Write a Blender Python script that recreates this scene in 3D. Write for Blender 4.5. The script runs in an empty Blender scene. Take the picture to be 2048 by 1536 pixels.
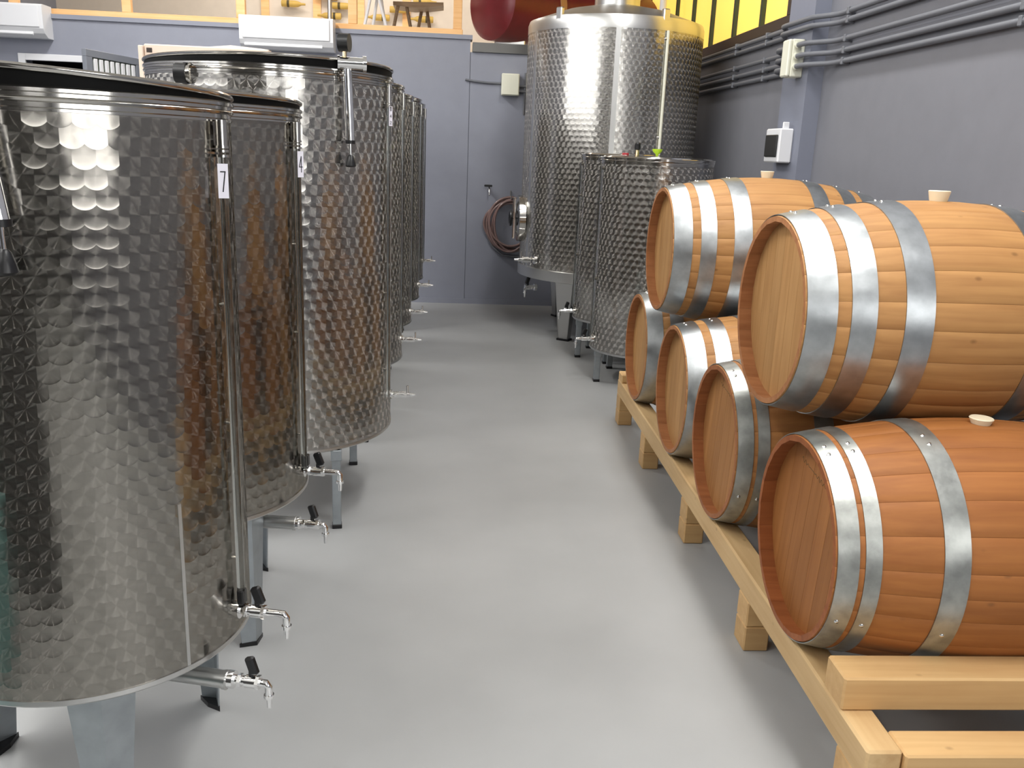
import bpy, math, random
from mathutils import Vector, Matrix
random.seed(7)
S = bpy.context.scene
C = S.collection
PI = math.pi

# ------------------------------------------------------------------ camera, world, lights, exposure
def lin(r, g, b):
    f = lambda c: c/12.92 if c <= .04045 else ((c+.055)/1.055)**2.4
    return (f(r/255), f(g/255), f(b/255), 1)

cam_d = bpy.data.cameras.new('camera')
cam = bpy.data.objects.new('camera', cam_d)
C.objects.link(cam)
right = Vector((0.99688956, -0.0682186, 0.03946427))
down = Vector((0.02049468, -0.25912064, -0.9656275))
fwd = Vector((0.07609976, 0.96343278, -0.25691654))
m = Matrix((right, -down, -fwd)).transposed().to_4x4()
m.translation = Vector((0, 0, 1.55))
cam.matrix_world = m
cam_d.sensor_width = 36
cam_d.sensor_fit = 'HORIZONTAL'
cam_d.lens = 1751.2*36/2048
cam_d.clip_start = 0.05
S.camera = cam
S.view_settings.view_transform = 'Standard'
S.view_settings.look = 'None'
S.view_settings.gamma = 1
S.view_settings.use_curve_mapping = False
S.view_settings.exposure = 0.0
W = bpy.data.worlds.new('world')
S.world = W
W.use_nodes = True
W.node_tree.nodes['Background'].inputs[0].default_value = (.75, .85, 1, 1)
W.node_tree.nodes['Background'].inputs[1].default_value = .25

def area(name, loc, size, power, color=(1, 1, 1), rot=(0, 0, 0)):
    d = bpy.data.lights.new(name, 'AREA')
    d.shape = 'RECTANGLE'
    d.size, d.size_y = size
    d.energy = power
    d.color = color
    o = bpy.data.objects.new(name, d)
    C.objects.link(o)
    o.location = loc
    o.rotation_euler = rot
    return o

for x, row in ((-2.4, ((-2.0, 40), (1.0, 80), (3.4, 60), (6.9, 135))), (1.2, ((-2.0, 30), (1.0, 75), (3.4, 72), (5.8, 45)))):
    for y, p in row:
        area('ceiling_light', (x, y, 4.55), (.35, 1.6), p, (1, .985, .96))
area('ceiling_light', (-1.2, 11, 4.5), (3.5, .6), 75, (1, .93, .84))

# ------------------------------------------------------------------ materials
def mat(name, base, rough=.5, metal=0, spec=.5, bump=0, bscale=60, var=0, vscale=8, emit=None, trans=0, ior=1.45, coat=0):
    M = bpy.data.materials.new(name)
    M.use_nodes = True
    nt = M.node_tree
    b = nt.nodes['Principled BSDF']
    I = b.inputs
    I['Base Color'].default_value = base
    I['Roughness'].default_value = rough
    I['Metallic'].default_value = metal
    I['Specular IOR Level'].default_value = spec
    I['IOR'].default_value = ior
    I['Transmission Weight'].default_value = trans
    I['Coat Weight'].default_value = coat
    if emit:
        I['Emission Color'].default_value = emit[0]
        I['Emission Strength'].default_value = emit[1]
    N, L = nt.nodes.new, nt.links.new
    if var or bump:
        tc = N('ShaderNodeTexCoord')
    if var:
        n = N('ShaderNodeTexNoise')
        n.inputs['Scale'].default_value = vscale
        n.inputs['Detail'].default_value = 6
        L(tc.outputs['Object'], n.inputs['Vector'])
        mr = N('ShaderNodeMapRange')
        mr.inputs[1].default_value, mr.inputs[2].default_value = .3, .7
        mr.inputs[3].default_value, mr.inputs[4].default_value = 1-var, 1+var
        L(n.outputs['Fac'], mr.inputs[0])
        hs = N('ShaderNodeHueSaturation')
        hs.inputs['Color'].default_value = base
        L(mr.outputs[0], hs.inputs['Value'])
        L(hs.outputs[0], I['Base Color'])
    if bump:
        n2 = N('ShaderNodeTexNoise')
        n2.inputs['Scale'].default_value = bscale
        n2.inputs['Detail'].default_value = 4
        L(tc.outputs['Object'], n2.inputs['Vector'])
        bp = N('ShaderNodeBump')
        bp.inputs['Strength'].default_value = bump
        bp.inputs['Distance'].default_value = .002
        L(n2.outputs['Fac'], bp.inputs['Height'])
        L(bp.outputs[0], I['Normal'])
    return M

def wood(name, dark, light, axis=0, rough=.55, tint=None, fine=55, bump=.15, knots=.5, varr=.16):
    """grain runs along the given object axis; 'tone' (object property) shifts the colour to tint; each object differs"""
    M = bpy.data.materials.new(name)
    M.use_nodes = True
    nt = M.node_tree
    b = nt.nodes['Principled BSDF']
    N, L = nt.nodes.new, nt.links.new
    tc = N('ShaderNodeTexCoord')
    oi = N('ShaderNodeObjectInfo')
    mp = N('ShaderNodeMapping')
    sc = [fine, fine, fine]
    sc[axis] = fine*.045
    mp.inputs['Scale'].default_value = sc
    L(tc.outputs['Object'], mp.inputs['Vector'])
    ad = N('ShaderNodeVectorMath'); ad.operation = 'ADD'
    rs = N('ShaderNodeMath'); rs.operation = 'MULTIPLY'; rs.inputs[1].default_value = 37.0
    L(oi.outputs['Random'], rs.inputs[0])
    L(mp.outputs[0], ad.inputs[0]); L(rs.outputs[0], ad.inputs[1])
    n = N('ShaderNodeTexNoise')
    n.inputs['Scale'].default_value = 1
    n.inputs['Detail'].default_value = 5
    n.inputs['Distortion'].default_value = .4
    L(ad.outputs[0], n.inputs['Vector'])
    # broad, soft unevenness
    mp2 = N('ShaderNodeMapping')
    s2 = [9, 9, 9]; s2[axis] = 3.2
    mp2.inputs['Scale'].default_value = s2
    L(tc.outputs['Object'], mp2.inputs['Vector'])
    ad2 = N('ShaderNodeVectorMath'); ad2.operation = 'ADD'
    L(mp2.outputs[0], ad2.inputs[0]); L(rs.outputs[0], ad2.inputs[1])
    n2 = N('ShaderNodeTexNoise')
    n2.inputs['Scale'].default_value = 1
    n2.inputs['Detail'].default_value = 3
    L(ad2.outputs[0], n2.inputs['Vector'])
    av = N('ShaderNodeMath'); av.operation = 'MULTIPLY_ADD'
    av.inputs[1].default_value = .55
    L(n.outputs['Fac'], av.inputs[0])
    m2 = N('ShaderNodeMath'); m2.operation = 'MULTIPLY'; m2.inputs[1].default_value = .45
    L(n2.outputs['Fac'], m2.inputs[0]); L(m2.outputs[0], av.inputs[2])
    cr = N('ShaderNodeValToRGB')
    cr.color_ramp.elements[0].position = .33
    cr.color_ramp.elements[1].position = .67
    cr.color_ramp.elements[0].color = dark
    cr.color_ramp.elements[1].color = light
    L(av.outputs[0], cr.inputs[0])
    col = cr.outputs[0]
    if tint:
        at = N('ShaderNodeAttribute'); at.attribute_type = 'OBJECT'; at.attribute_name = 'tone'
        mx = N('ShaderNodeMix'); mx.data_type = 'RGBA'; mx.blend_type = 'MULTIPLY'
        L(at.outputs['Fac'], mx.inputs['Factor'])
        L(col, mx.inputs['A']); mx.inputs['B'].default_value = tint
        col = mx.outputs['Result']
    # knots and specks
    if knots:
        mk = N('ShaderNodeMapping')
        s3 = [11, 11, 11]; s3[axis] = 7
        mk.inputs['Scale'].default_value = s3
        L(tc.outputs['Object'], mk.inputs['Vector'])
        ad3 = N('ShaderNodeVectorMath'); ad3.operation = 'ADD'
        L(mk.outputs[0], ad3.inputs[0]); L(rs.outputs[0], ad3.inputs[1])
        vo = N('ShaderNodeTexVoronoi')
        vo.inputs['Scale'].default_value = 1
        L(ad3.outputs[0], vo.inputs['Vector'])
        mr = N('ShaderNodeMapRange')
        mr.inputs[1].default_value, mr.inputs[2].default_value = .03, .09
        mr.inputs[3].default_value, mr.inputs[4].default_value = knots, 0
        L(vo.outputs['Distance'], mr.inputs[0])
        mx3 = N('ShaderNodeMix'); mx3.data_type = 'RGBA'
        L(mr.outputs[0], mx3.inputs['Factor'])
        L(col, mx3.inputs['A']); mx3.inputs['B'].default_value = (dark[0]*.3, dark[1]*.25, dark[2]*.2, 1)
        col = mx3.outputs['Result']
    hs = N('ShaderNodeHueSaturation')
    vr = N('ShaderNodeMapRange')
    vr.inputs[3].default_value, vr.inputs[4].default_value = 1-varr, 1+varr
    L(oi.outputs['Random'], vr.inputs[0])
    L(vr.outputs[0], hs.inputs['Value'])
    L(col, hs.inputs['Color'])
    L(hs.outputs[0], b.inputs['Base Color'])
    b.inputs['Roughness'].default_value = rough
    b.inputs['Specular IOR Level'].default_value = .35
    bp = N('ShaderNodeBump')
    bp.inputs['Strength'].default_value = bump
    bp.inputs['Distance'].default_value = .001
    L(n.outputs['Fac'], bp.inputs['Height'])
    L(bp.outputs[0], b.inputs['Normal'])
    return M

def swirl_steel(name, p=.040, h=.036, rough=.15, aniso=1.0, bump=.2, base=(.29, .275, .248, 1), tilt=.6, rough2=.40, share=.22, lip=.0002):
    """engine-turned stainless steel: overlapping brushed discs in staggered rows; UV is in metres (u round the tank, v up)"""
    M = bpy.data.materials.new(name)
    M.use_nodes = True
    nt = M.node_tree
    b = nt.nodes['Principled BSDF']
    N, L = nt.nodes.new, nt.links.new
    def mth(op, a, c=None, d=None):
        n = N('ShaderNodeMath'); n.operation = op
        for i, v in enumerate((a, c, d)):
            if v is None: continue
            if isinstance(v, (int, float)): n.inputs[i].default_value = v
            else: L(v, n.inputs[i])
        return n.outputs[0]
    uv = N('ShaderNodeUVMap')
    sp = N('ShaderNodeSeparateXYZ')
    L(uv.outputs[0], sp.inputs[0])
    # discs in rows; each row overlaps the row below like fish scales, and is shifted a little over half a pitch
    U, V_ = sp.outputs[0], sp.outputs[1]
    Rd = .645*p
    k0 = mth('FLOOR', mth('DIVIDE', mth('ADD', V_, Rd), h))
    def cell(k):
        sh = mth('MULTIPLY', k, .57)
        col = mth('ROUND', mth('SUBTRACT', mth('DIVIDE', U, p), sh))
        cu = mth('SUBTRACT', U, mth('MULTIPLY', mth('ADD', col, sh), p))
        cv = mth('SUBTRACT', V_, mth('MULTIPLY', k, h))
        d2 = mth('ADD', mth('MULTIPLY', cu, cu), mth('MULTIPLY', cv, cv))
        return cu, cv, d2, col, k
    A, B = cell(k0), cell(mth('SUBTRACT', k0, 1))
    sel = mth('GREATER_THAN', A[2], Rd*Rd)
    def pick(i):
        return mth('ADD', A[i], mth('MULTIPLY', sel, mth('SUBTRACT', B[i], A[i])))
    cu, cv, d2, col, row = (pick(i) for i in range(5))
    cid = N('ShaderNodeCombineXYZ')
    L(col, cid.inputs[0]); L(row, cid.inputs[1])
    wn = N('ShaderNodeTexWhiteNoise'); wn.noise_dimensions = '3D'
    L(cid.outputs[0], wn.inputs['Vector'])
    ws = N('ShaderNodeSeparateXYZ'); L(wn.outputs['Color'], ws.inputs[0])
    r1 = mth('SUBTRACT', ws.outputs[0], .5); r2 = mth('SUBTRACT', ws.outputs[1], .5)
    geo = N('ShaderNodeNewGeometry')
    et = N('ShaderNodeVectorMath'); et.operation = 'CROSS_PRODUCT'
    et.inputs[0].default_value = (0, 0, 1)
    L(geo.outputs['True Normal'], et.inputs[1])
    sc = N('ShaderNodeVectorMath'); sc.operation = 'SCALE'
    L(et.outputs[0], sc.inputs[0])
    L(mth('MULTIPLY', cv, -1), sc.inputs['Scale'])
    cz = N('ShaderNodeCombineXYZ')
    L(cu, cz.inputs[2])
    tg = N('ShaderNodeVectorMath'); tg.operation = 'ADD'
    L(sc.outputs[0], tg.inputs[0]); L(cz.outputs[0], tg.inputs[1])
    nm = N('ShaderNodeVectorMath'); nm.operation = 'NORMALIZE'
    L(tg.outputs[0], nm.inputs[0])
    nt.nodes.remove(b)
    g1 = N('ShaderNodeBsdfAnisotropic'); g2 = N('ShaderNodeBsdfAnisotropic')
    for g, ro, an in ((g1, rough, .3), (g2, rough2, aniso)):
        g.inputs['Color'].default_value = base
        g.inputs['Roughness'].default_value = ro
        g.inputs['Anisotropy'].default_value = an
        L(nm.outputs[0], g.inputs['Tangent'])
    mx = N('ShaderNodeMixShader')
    mx.inputs[0].default_value = share
    L(g1.outputs[0], mx.inputs[1]); L(g2.outputs[0], mx.inputs[2])
    L(mx.outputs[0], nt.nodes['Material Output'].inputs['Surface'])
    # each disc is pressed very slightly: a shallow dish leaning to one side
    lean = mth('ADD', mth('MULTIPLY', cu, mth('ADD', mth('MULTIPLY', r1, tilt), .12)), mth('MULTIPLY', cv, mth('ADD', mth('MULTIPLY', r2, tilt), -.10)))
    edge = mth('MULTIPLY', mth('POWER', mth('MINIMUM', mth('DIVIDE', d2, Rd*Rd), 1.0), 3.5), lip)
    hgt = mth('ADD', mth('MULTIPLY', mth('ADD', mth('MULTIPLY', d2, .8/p), lean), .1*bump), edge)
    bp = N('ShaderNodeBump')
    bp.inputs['Strength'].default_value = 1
    bp.inputs['Distance'].default_value = 1
    L(hgt, bp.inputs['Height'])
    L(bp.outputs[0], g1.inputs['Normal']); L(bp.outputs[0], g2.inputs['Normal'])
    return M

M = {}
M['floor'] = mat('floor_paint', lin(165, 166, 166), .38, spec=.4, bump=.08, bscale=9, var=.05, vscale=2.5)
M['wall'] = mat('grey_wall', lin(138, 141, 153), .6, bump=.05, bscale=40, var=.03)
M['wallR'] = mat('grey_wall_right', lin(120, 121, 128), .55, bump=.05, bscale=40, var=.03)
M['pilaster'] = mat('grey_pilaster', lin(122, 126, 140), .55, var=.02)
M['cream_wall'] = mat('cream_wall', lin(214, 203, 190), .8, var=.03)
M['white_ceiling'] = mat('white_ceiling', lin(215, 213, 208), .9)
M['white_plastic'] = mat('white_plastic', lin(222, 223, 226), .35)
M['cream_plastic'] = mat('cream_plastic', lin(222, 222, 205), .4)
M['black_plastic'] = mat('black_plastic', lin(22, 22, 24), .35)
M['rubber'] = mat('black_rubber', lin(8, 8, 8), .6, spec=.15)
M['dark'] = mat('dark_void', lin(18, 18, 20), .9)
M['swirl'] = swirl_steel('engine_turned_steel')
M['swirl_big'] = swirl_steel('engine_turned_steel_wide', .045, .040, rough=.16, bump=.2, share=.5, lip=.0003, base=(.42, .405, .38, 1))
M['swirl_tall'] = swirl_steel('engine_turned_steel_tall', .048, .042, rough=.2, bump=.2, share=.36, rough2=.42, lip=.00015, base=(.50, .485, .455, 1))
M['steel'] = mat('polished_steel', (.50, .485, .455, 1), .12, 1)
M['satin'] = mat('satin_steel', (.55, .55, .54, 1), .32, 1)
M['chrome'] = mat('chrome', (.85, .85, .85, 1), .08, 1)
M['brass'] = mat('brass', (.75, .58, .32, 1), .2, 1)
M['galv'] = mat('galvanised_leg', (.36, .39, .41, 1), .42, .85, var=.12, vscale=14, bump=.05)
M['hoop'] = mat('galvanised_hoop', (.40, .42, .43, 1), .33, .95, var=.16, vscale=22, bump=.08, bscale=90)
M['hoop_old'] = mat('weathered_hoop', (.36, .37, .35, 1), .38, .9, var=.28, vscale=18, bump=.15, bscale=80)
M['rivet'] = mat('rivet_steel', (.7, .7, .68, 1), .25, 1)
M['glass'] = mat('gauge_glass', (.62, .64, .62, 1), .06, trans=1, ior=1.47)
tint = lin(216, 178, 142)
M['stave'] = wood('oak_stave', lin(164, 117, 70), lin(190, 143, 88), 0, tint=tint, varr=.07)
M['stave_end'] = wood('oak_end_grain', lin(152, 100, 64), lin(182, 128, 86), 0, tint=tint, knots=.1, varr=.10)
M['head'] = wood('oak_head', lin(162, 120, 74), lin(188, 146, 96), 2, tint=tint, knots=.15, varr=.09)
M['pine'] = wood('pine_beam', lin(194, 158, 110), lin(216, 184, 136), 1, knots=.35, varr=.05, fine=40)
M['pineX'] = wood('pine_beam_across', lin(194, 154, 104), lin(214, 178, 126), 0, knots=.35, varr=.05, fine=40)
M['pineZ'] = wood('pine_block', lin(196, 150, 96), lin(226, 184, 126), 2, knots=.35, varr=.08, fine=40)
M['pineframe'] = wood('pine_frame', lin(226, 172, 112), lin(244, 200, 146), 0, knots=.15, varr=.03, fine=30)
M['silicone'] = mat('bung_silicone', lin(226, 214, 186), .45)
M['paper'] = mat('label_paper', lin(232, 230, 240), .6)
M['ink'] = mat('label_ink', lin(28, 28, 36), .6)
M['conduit'] = mat('grey_conduit', lin(104, 106, 112), .45)
M['red'] = mat('maroon_paint', lin(104, 24, 32), .35, var=.1)
M['tan'] = mat('tan_strap', lin(176, 130, 84), .6)
M['yellow'] = mat('yellow_pane', lin(238, 200, 100), .35, emit=(lin(250, 206, 92), .85))
M['frame_brown'] = mat('brown_frame', lin(52, 40, 36), .5)
M['mullion'] = mat('green_mullion', lin(48, 58, 40), .5)
M['hose'] = mat('brown_hose', lin(128, 104, 100), .3, coat=.3)
M['crate'] = mat('plywood', lin(226, 205, 188), .7, var=.04)
M['wine'] = mat('straw_bottle', lin(188, 156, 78), .5, var=.12)
M['band'] = mat('dark_band', lin(70, 60, 34), .6)
M['lime'] = mat('lime_plastic', lin(176, 214, 40), .35)
M['redplastic'] = mat('red_plastic', lin(150, 30, 40), .4)
M['brownwood'] = wood('brown_seat', lin(108, 88, 66), lin(140, 116, 90), 0, knots=0)
M['door_grey'] = mat('grey_door_paint', lin(120, 124, 132), .4)
M['added_daylight'] = mat('added_daylight_pane', (.9, .95, 1, 1), .3, emit=((1, .985, .96, 1), 4.0))  # glowing panes of the windows added out of view
M['added_daylight_right'] = mat('added_daylight_pane_right', (.9, .95, 1, 1), .3, emit=((1, .985, .96, 1), 5.5))
M['added_daylight_left'] = mat('added_daylight_pane_left', (.9, .95, 1, 1), .3, emit=((1, .985, .96, 1), 4.5))
M['teal'] = mat('teal_plastic', lin(120, 170, 168), .4)
M['rear'] = mat('rear_wall_dark', lin(58, 56, 55), .7)
M['clearplastic'] = mat('milky_plastic', lin(226, 224, 220), .3)

# ------------------------------------------------------------------ helpers
class MB:
    def __init__(s): s.v, s.f, s.uv = [], [], {}
    def add(s, vs, fs):
        o = len(s.v)
        s.v += [tuple(x) for x in vs]
        s.f += [tuple(i+o for i in f) for f in fs]
        return o
    def box(s, x0, x1, y0, y1, z0, z1, bev=0, mtx=None):
        if bev:
            b = min(bev, abs(x1-x0)*.45, abs(y1-y0)*.45, abs(z1-z0)*.45)
            vs, idx = [], {}
            for i, x in enumerate((x0, x1)):
                for j, y in enumerate((y0, y1)):
                    for k, z in enumerate((z0, z1)):
                        sx, sy, sz = (b, -b)[i], (b, -b)[j], (b, -b)[k]
                        idx[i, j, k] = len(vs)
                        vs += [(x, y+sy, z+sz), (x+sx, y, z+sz), (x+sx, y+sy, z)]
            g = lambda i, j, k, a: idx[i, j, k]+a
            fs = [(g(0,0,0,0), g(0,0,1,0), g(0,1,1,0), g(0,1,0,0)), (g(1,0,0,0), g(1,1,0,0), g(1,1,1,0), g(1,0,1,0)),
                  (g(0,0,0,1), g(1,0,0,1), g(1,0,1,1), g(0,0,1,1)), (g(0,1,0,1), g(0,1,1,1), g(1,1,1,1), g(1,1,0,1)),
                  (g(0,0,0,2), g(0,1,0,2), g(1,1,0,2), g(1,0,0,2)), (g(0,0,1,2), g(1,0,1,2), g(1,1,1,2), g(0,1,1,2))]
            for j in (0, 1):
                for k in (0, 1): fs.append((g(0,j,k,1), g(1,j,k,1), g(1,j,k,2), g(0,j,k,2)))
            for i in (0, 1):
                for k in (0, 1): fs.append((g(i,0,k,0), g(i,1,k,0), g(i,1,k,2), g(i,0,k,2)))
            for i in (0, 1):
                for j in (0, 1): fs.append((g(i,j,0,0), g(i,j,1,0), g(i,j,1,1), g(i,j,0,1)))
            for c in idx.values(): fs.append((c, c+1, c+2))
        else:
            vs = [(x, y, z) for x in (x0, x1) for y in (y0, y1) for z in (z0, z1)]
            fs = [(0,1,3,2), (4,6,7,5), (0,4,5,1), (2,3,7,6), (0,2,6,4), (1,5,7,3)]
        if mtx: vs = [mtx @ Vector(v) for v in vs]
        s.add(vs, fs)
        return s
    def prism(s, poly, axis_vec):
        n = len(poly); a = Vector(axis_vec)
        vs = [Vector(p) for p in poly]+[Vector(p)+a for p in poly]
        fs = [tuple(range(n))[::-1], tuple(range(n, 2*n))]+[(i, (i+1) % n, n+(i+1) % n, n+i) for i in range(n)]
        s.add(vs, fs)
        return s
    def cyl(s, p0, p1, r0, r1=None, n=16, cap=True):
        p0, p1 = Vector(p0), Vector(p1)
        r1 = r0 if r1 is None else r1
        d = (p1-p0).normalized()
        a = d.orthogonal().normalized(); b = d.cross(a)
        vs = []
        for p, r in ((p0, r0), (p1, r1)):
            for i in range(n):
                t = 2*PI*i/n
                vs.append(p+r*(math.cos(t)*a+math.sin(t)*b))
        fs = [(i, (i+1) % n, n+(i+1) % n, n+i) for i in range(n)]
        if cap: fs += [tuple(range(n))[::-1], tuple(range(n, 2*n))]
        s.add(vs, fs)
        return s
    def tube(s, pts, r, n=10, closed=False):
        pts = [Vector(p) for p in pts]
        N = len(pts)
        rings, up = [], None
        for i, p in enumerate(pts):
            if closed: d = pts[(i+1) % N]-pts[i-1]
            else: d = pts[min(i+1, N-1)]-pts[max(i-1, 0)]
            d.normalize()
            if up is None: up = d.orthogonal().normalized()
            up = (up-d*up.dot(d)).normalized()
            q = d.cross(up)
            rings.append([p+r*(math.cos(2*PI*k/n)*up+math.sin(2*PI*k/n)*q) for k in range(n)])
        vs = [v for R in rings for v in R]
        fs = []
        for i in range(N if closed else N-1):
            j = (i+1) % N
            for k in range(n):
                fs.append((i*n+k, i*n+(k+1) % n, j*n+(k+1) % n, j*n+k))
        if not closed: fs += [tuple(range(n))[::-1], tuple((N-1)*n+k for k in range(n))]
        s.add(vs, fs)
        return s
    def lathe(s, prof, n=64, c=(0, 0, 0), axis='z', zoff=None, closed=False):
        """prof: (r, h) pairs; zoff(theta) shifts the ring"""
        vs = []
        for r, h in prof:
            for i in range(n):
                t = 2*PI*i/n
                hh = h+(zoff(t) if zoff else 0)
                x, y = r*math.cos(t), r*math.sin(t)
                vs.append((c[0]+x, c[1]+y, c[2]+hh) if axis == 'z' else (c[0]+hh, c[1]+x, c[2]+y))
        fs = []
        K = len(prof)
        for k in range(K if closed else K-1):
            k2 = (k+1) % K
            for i in range(n):
                fs.append((k*n+i, k*n+(i+1) % n, k2*n+(i+1) % n, k2*n+i))
        if not closed:
            if prof[0][0] > 1e-6: fs.append(tuple(range(n))[::-1])
            if prof[-1][0] > 1e-6: fs.append(tuple((K-1)*n+i for i in range(n)))
        s.add(vs, fs)
        return s
    def mesh(s, name, mt, smooth=None):
        me = bpy.data.meshes.new(name)
        me.from_pydata(s.v, [], s.f)
        me.update()
        import bmesh
        bm = bmesh.new(); bm.from_mesh(me)
        bmesh.ops.remove_doubles(bm, verts=bm.verts, dist=1e-6)
        bmesh.ops.recalc_face_normals(bm, faces=bm.faces)
        bm.to_mesh(me); bm.free()
        me.materials.append(mt)
        if smooth:
            me.polygons.foreach_set('use_smooth', [True]*len(me.polygons))
            me.set_sharp_from_angle(angle=math.radians(smooth))
        return me
    def obj(s, name, mt, parent=None, smooth=None):
        o = bpy.data.objects.new(name, s.mesh(name, mt, smooth))
        C.objects.link(o)
        if parent: o.parent = parent
        return o

def tag(o, label, cat, group=None):
    o['label'] = label; o['category'] = cat
    if group: o['group'] = group
    return o
def thing(name, label, cat, loc=(0, 0, 0), rotz=0, group=None):
    o = bpy.data.objects.new(name, None)
    C.objects.link(o)
    o.empty_display_size = .1
    o.location = loc; o.rotation_euler = (0, 0, rotz)
    return tag(o, label, cat, group)
def struct(o):
    o['kind'] = 'structure'
    return o
def copy_tree(o, parent=None, tone=None):
    c = o.copy()
    C.objects.link(c)
    c.parent = parent
    if tone is not None and 'tone' in c: c['tone'] = tone
    for ch in list(o.children): copy_tree(ch, c, tone)
    return c
def bx(*a, **k): return MB().box(*a, **k)

# ------------------------------------------------------------------ the setting
XR, YB = 2.30, 9.03
struct(bx(-5, XR+.3, -6, YB+.3, -.2, 0).obj('floor', M['floor']))
struct(bx(-5.3, XR+.3, -6.3, 12.5, 4.8, 5.0).obj('ceiling', M['white_ceiling']))
lw = MB()
lw.box(-5.3, -5, -6.3, 12.5, 0, 2.2); lw.box(-5.3, -5, -6.3, 12.5, 4.4, 4.8)
lw.box(-5.3, -5, -6.3, -4.5, 2.2, 4.4); lw.box(-5.3, -5, 5.4, 12.5, 2.2, 4.4)
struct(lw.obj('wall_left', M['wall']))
w3 = struct(bx(-5.2, -5.16, -4.5, 5.4, 2.2, 4.4).obj('window_unseen_3', M['added_daylight_left']))  # unseen window added to light barrel heads and right wall from the left
fl = MB()
for i in range(7): fl.box(-5.12, -5.04, -4.5+i*1.64, -4.5+i*1.64+.05, 2.2, 4.4)
fl.box(-5.12, -5.04, -4.5, 5.4, 2.2, 2.25); fl.box(-5.12, -5.04, -4.5, 5.4, 4.35, 4.4)
fl.obj('window_frame', M['door_grey'], w3)
# back wall: sheet panels with a joint, a doorway at the left, lower behind the big press
bw = MB()
bw.box(-5, -4.02, YB, YB+.2, 0, 2.57)
bw.box(-4.02, -2.95, YB, YB+.2, 2.235, 2.57)
bw.box(-2.95, .176, YB, YB+.2, 0, 2.57)
bw.box(.182, XR+.3, YB, YB+.2, 0, 2.46)
bw.box(.176, .182, YB+.012, YB+.2, 0, 2.46)
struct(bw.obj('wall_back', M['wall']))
struct(bx(-5, .195, YB-.02, YB+.2, 2.572, 2.612).obj('trim_1', M['wall']))
struct(bx(-2.95, XR, YB-.012, YB, 0, .05).obj('baseboard_back', M['wall']))
struct(bx(-5.3, XR+.3, YB+.2, 12.3, 2.36, 2.46).obj('floor_mezzanine', M['white_ceiling']))
struct(bx(-5.3, XR+.3, 12.3, 12.5, 2.46, 4.8).obj('wall_mezzanine', M['cream_wall']))
# right wall with the opening of the yellow window
rw = MB()
rw.box(XR, XR+.3, -.4, 12.5, 0, 2.45)
rw.box(XR, XR+.3, -6.3, -.4, 0, 1.3)
rw.box(XR, XR+.3, -6.3, -4.6, 1.3, 2.45)
rw.box(XR, XR+.3, -6.3, -4.6, 2.45, 4.8)
rw.box(XR, XR+.3, -4.6, -.4, 3.0, 4.8)
rw.box(XR, XR+.3, -.4, 6.28, 2.45, 4.8)
rw.box(XR, XR+.3, 6.28, 12.5, 3.55, 4.8)
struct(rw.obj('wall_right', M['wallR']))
struct(bx(2.20, XR, 5.60, 6.02, 0, 4.8).obj('trim_2', M['pilaster']))
# rear wall behind the camera, with an unseen window added high up for the light
rr = MB()
rr.box(-5, XR, -6.3, -6, 0, 2.0)
rr.box(-5, XR, -6.3, -6, 4.3, 4.8)
rr.box(-5, .1, -6.3, -6, 2.0, 4.3)
rr.box(1.7, XR, -6.3, -6, 2.0, 4.3)
struct(rr.obj('wall_rear', M['rear']))
w2 = struct(bx(.1, 1.7, -6.1, -6.06, 2.0, 4.3).obj('window_unseen_2', M['added_daylight']))
fr = MB()
for x in (.1, .88, 1.65): fr.box(x, x+.05, -6.06, -6.0, 2.0, 4.3)
for z in (2.0, 3.1, 4.25): fr.box(.1, 1.7, -6.05, -6.0, z, z+.05)
fr.obj('window_frame', M['door_grey'], w2)

# cabinet, crate and partition added out of view for their tank reflections
ck_ = thing('added_dark_cabinet', 'dark equipment cabinet behind the camera, mirrored in tank 7', 'cabinet', (-1.55, .10, 0))
MB().box(-.70, .75, -.3, .3, .06, 1.35, .01).obj('added_cabinet_body', M['rear'], ck_)
for x in (-.69, -.21, .27): MB().box(x, x+.46, .30, .318, .08, 1.33, .004).obj('added_cabinet_door', M['rear'], ck_)
for x in (-.65, .7):
    for y in (-.25, .25): MB().cyl((x, y, 0), (x, y, .06), .025, n=10).obj('foot', M['black_plastic'], ck_)
tc_ = thing('added_teal_crate', 'teal plastic crate on the floor beside tank 7, mirrored in it', 'crate', (-1.75, .95, 0))
MB().box(-.28, .28, -.2, .2, 0, .42, .02).obj('added_crate_body', M['teal'], tc_)
MB().box(-.30, .30, -.22, .22, .40, .45, .015).obj('added_crate_rim', M['teal'], tc_)
pt = struct(MB().box(-2.75, -2.6, -6, .7, 0, 2.1).obj('wall_partition_added', M['rear']))  # unseen dark partition, added to tone down reflections in tank 7

w4 = struct(bx(XR+.10, XR+.14, -4.6, -.4, 1.3, 3.0).obj('window_unseen_4', M['added_daylight_right']))  # unseen window added for the highlights on hoops and tall tank
f4 = MB()
for y in (-4.6, -3.22, -1.84, -.46): f4.box(XR+.02, XR+.09, y, y+.06, 1.3, 3.0)
for z in (1.3, 2.95): f4.box(XR+.02, XR+.09, -4.6, -.4, z, z+.05)
f4.obj('window_frame', M['door_grey'], w4)
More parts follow.
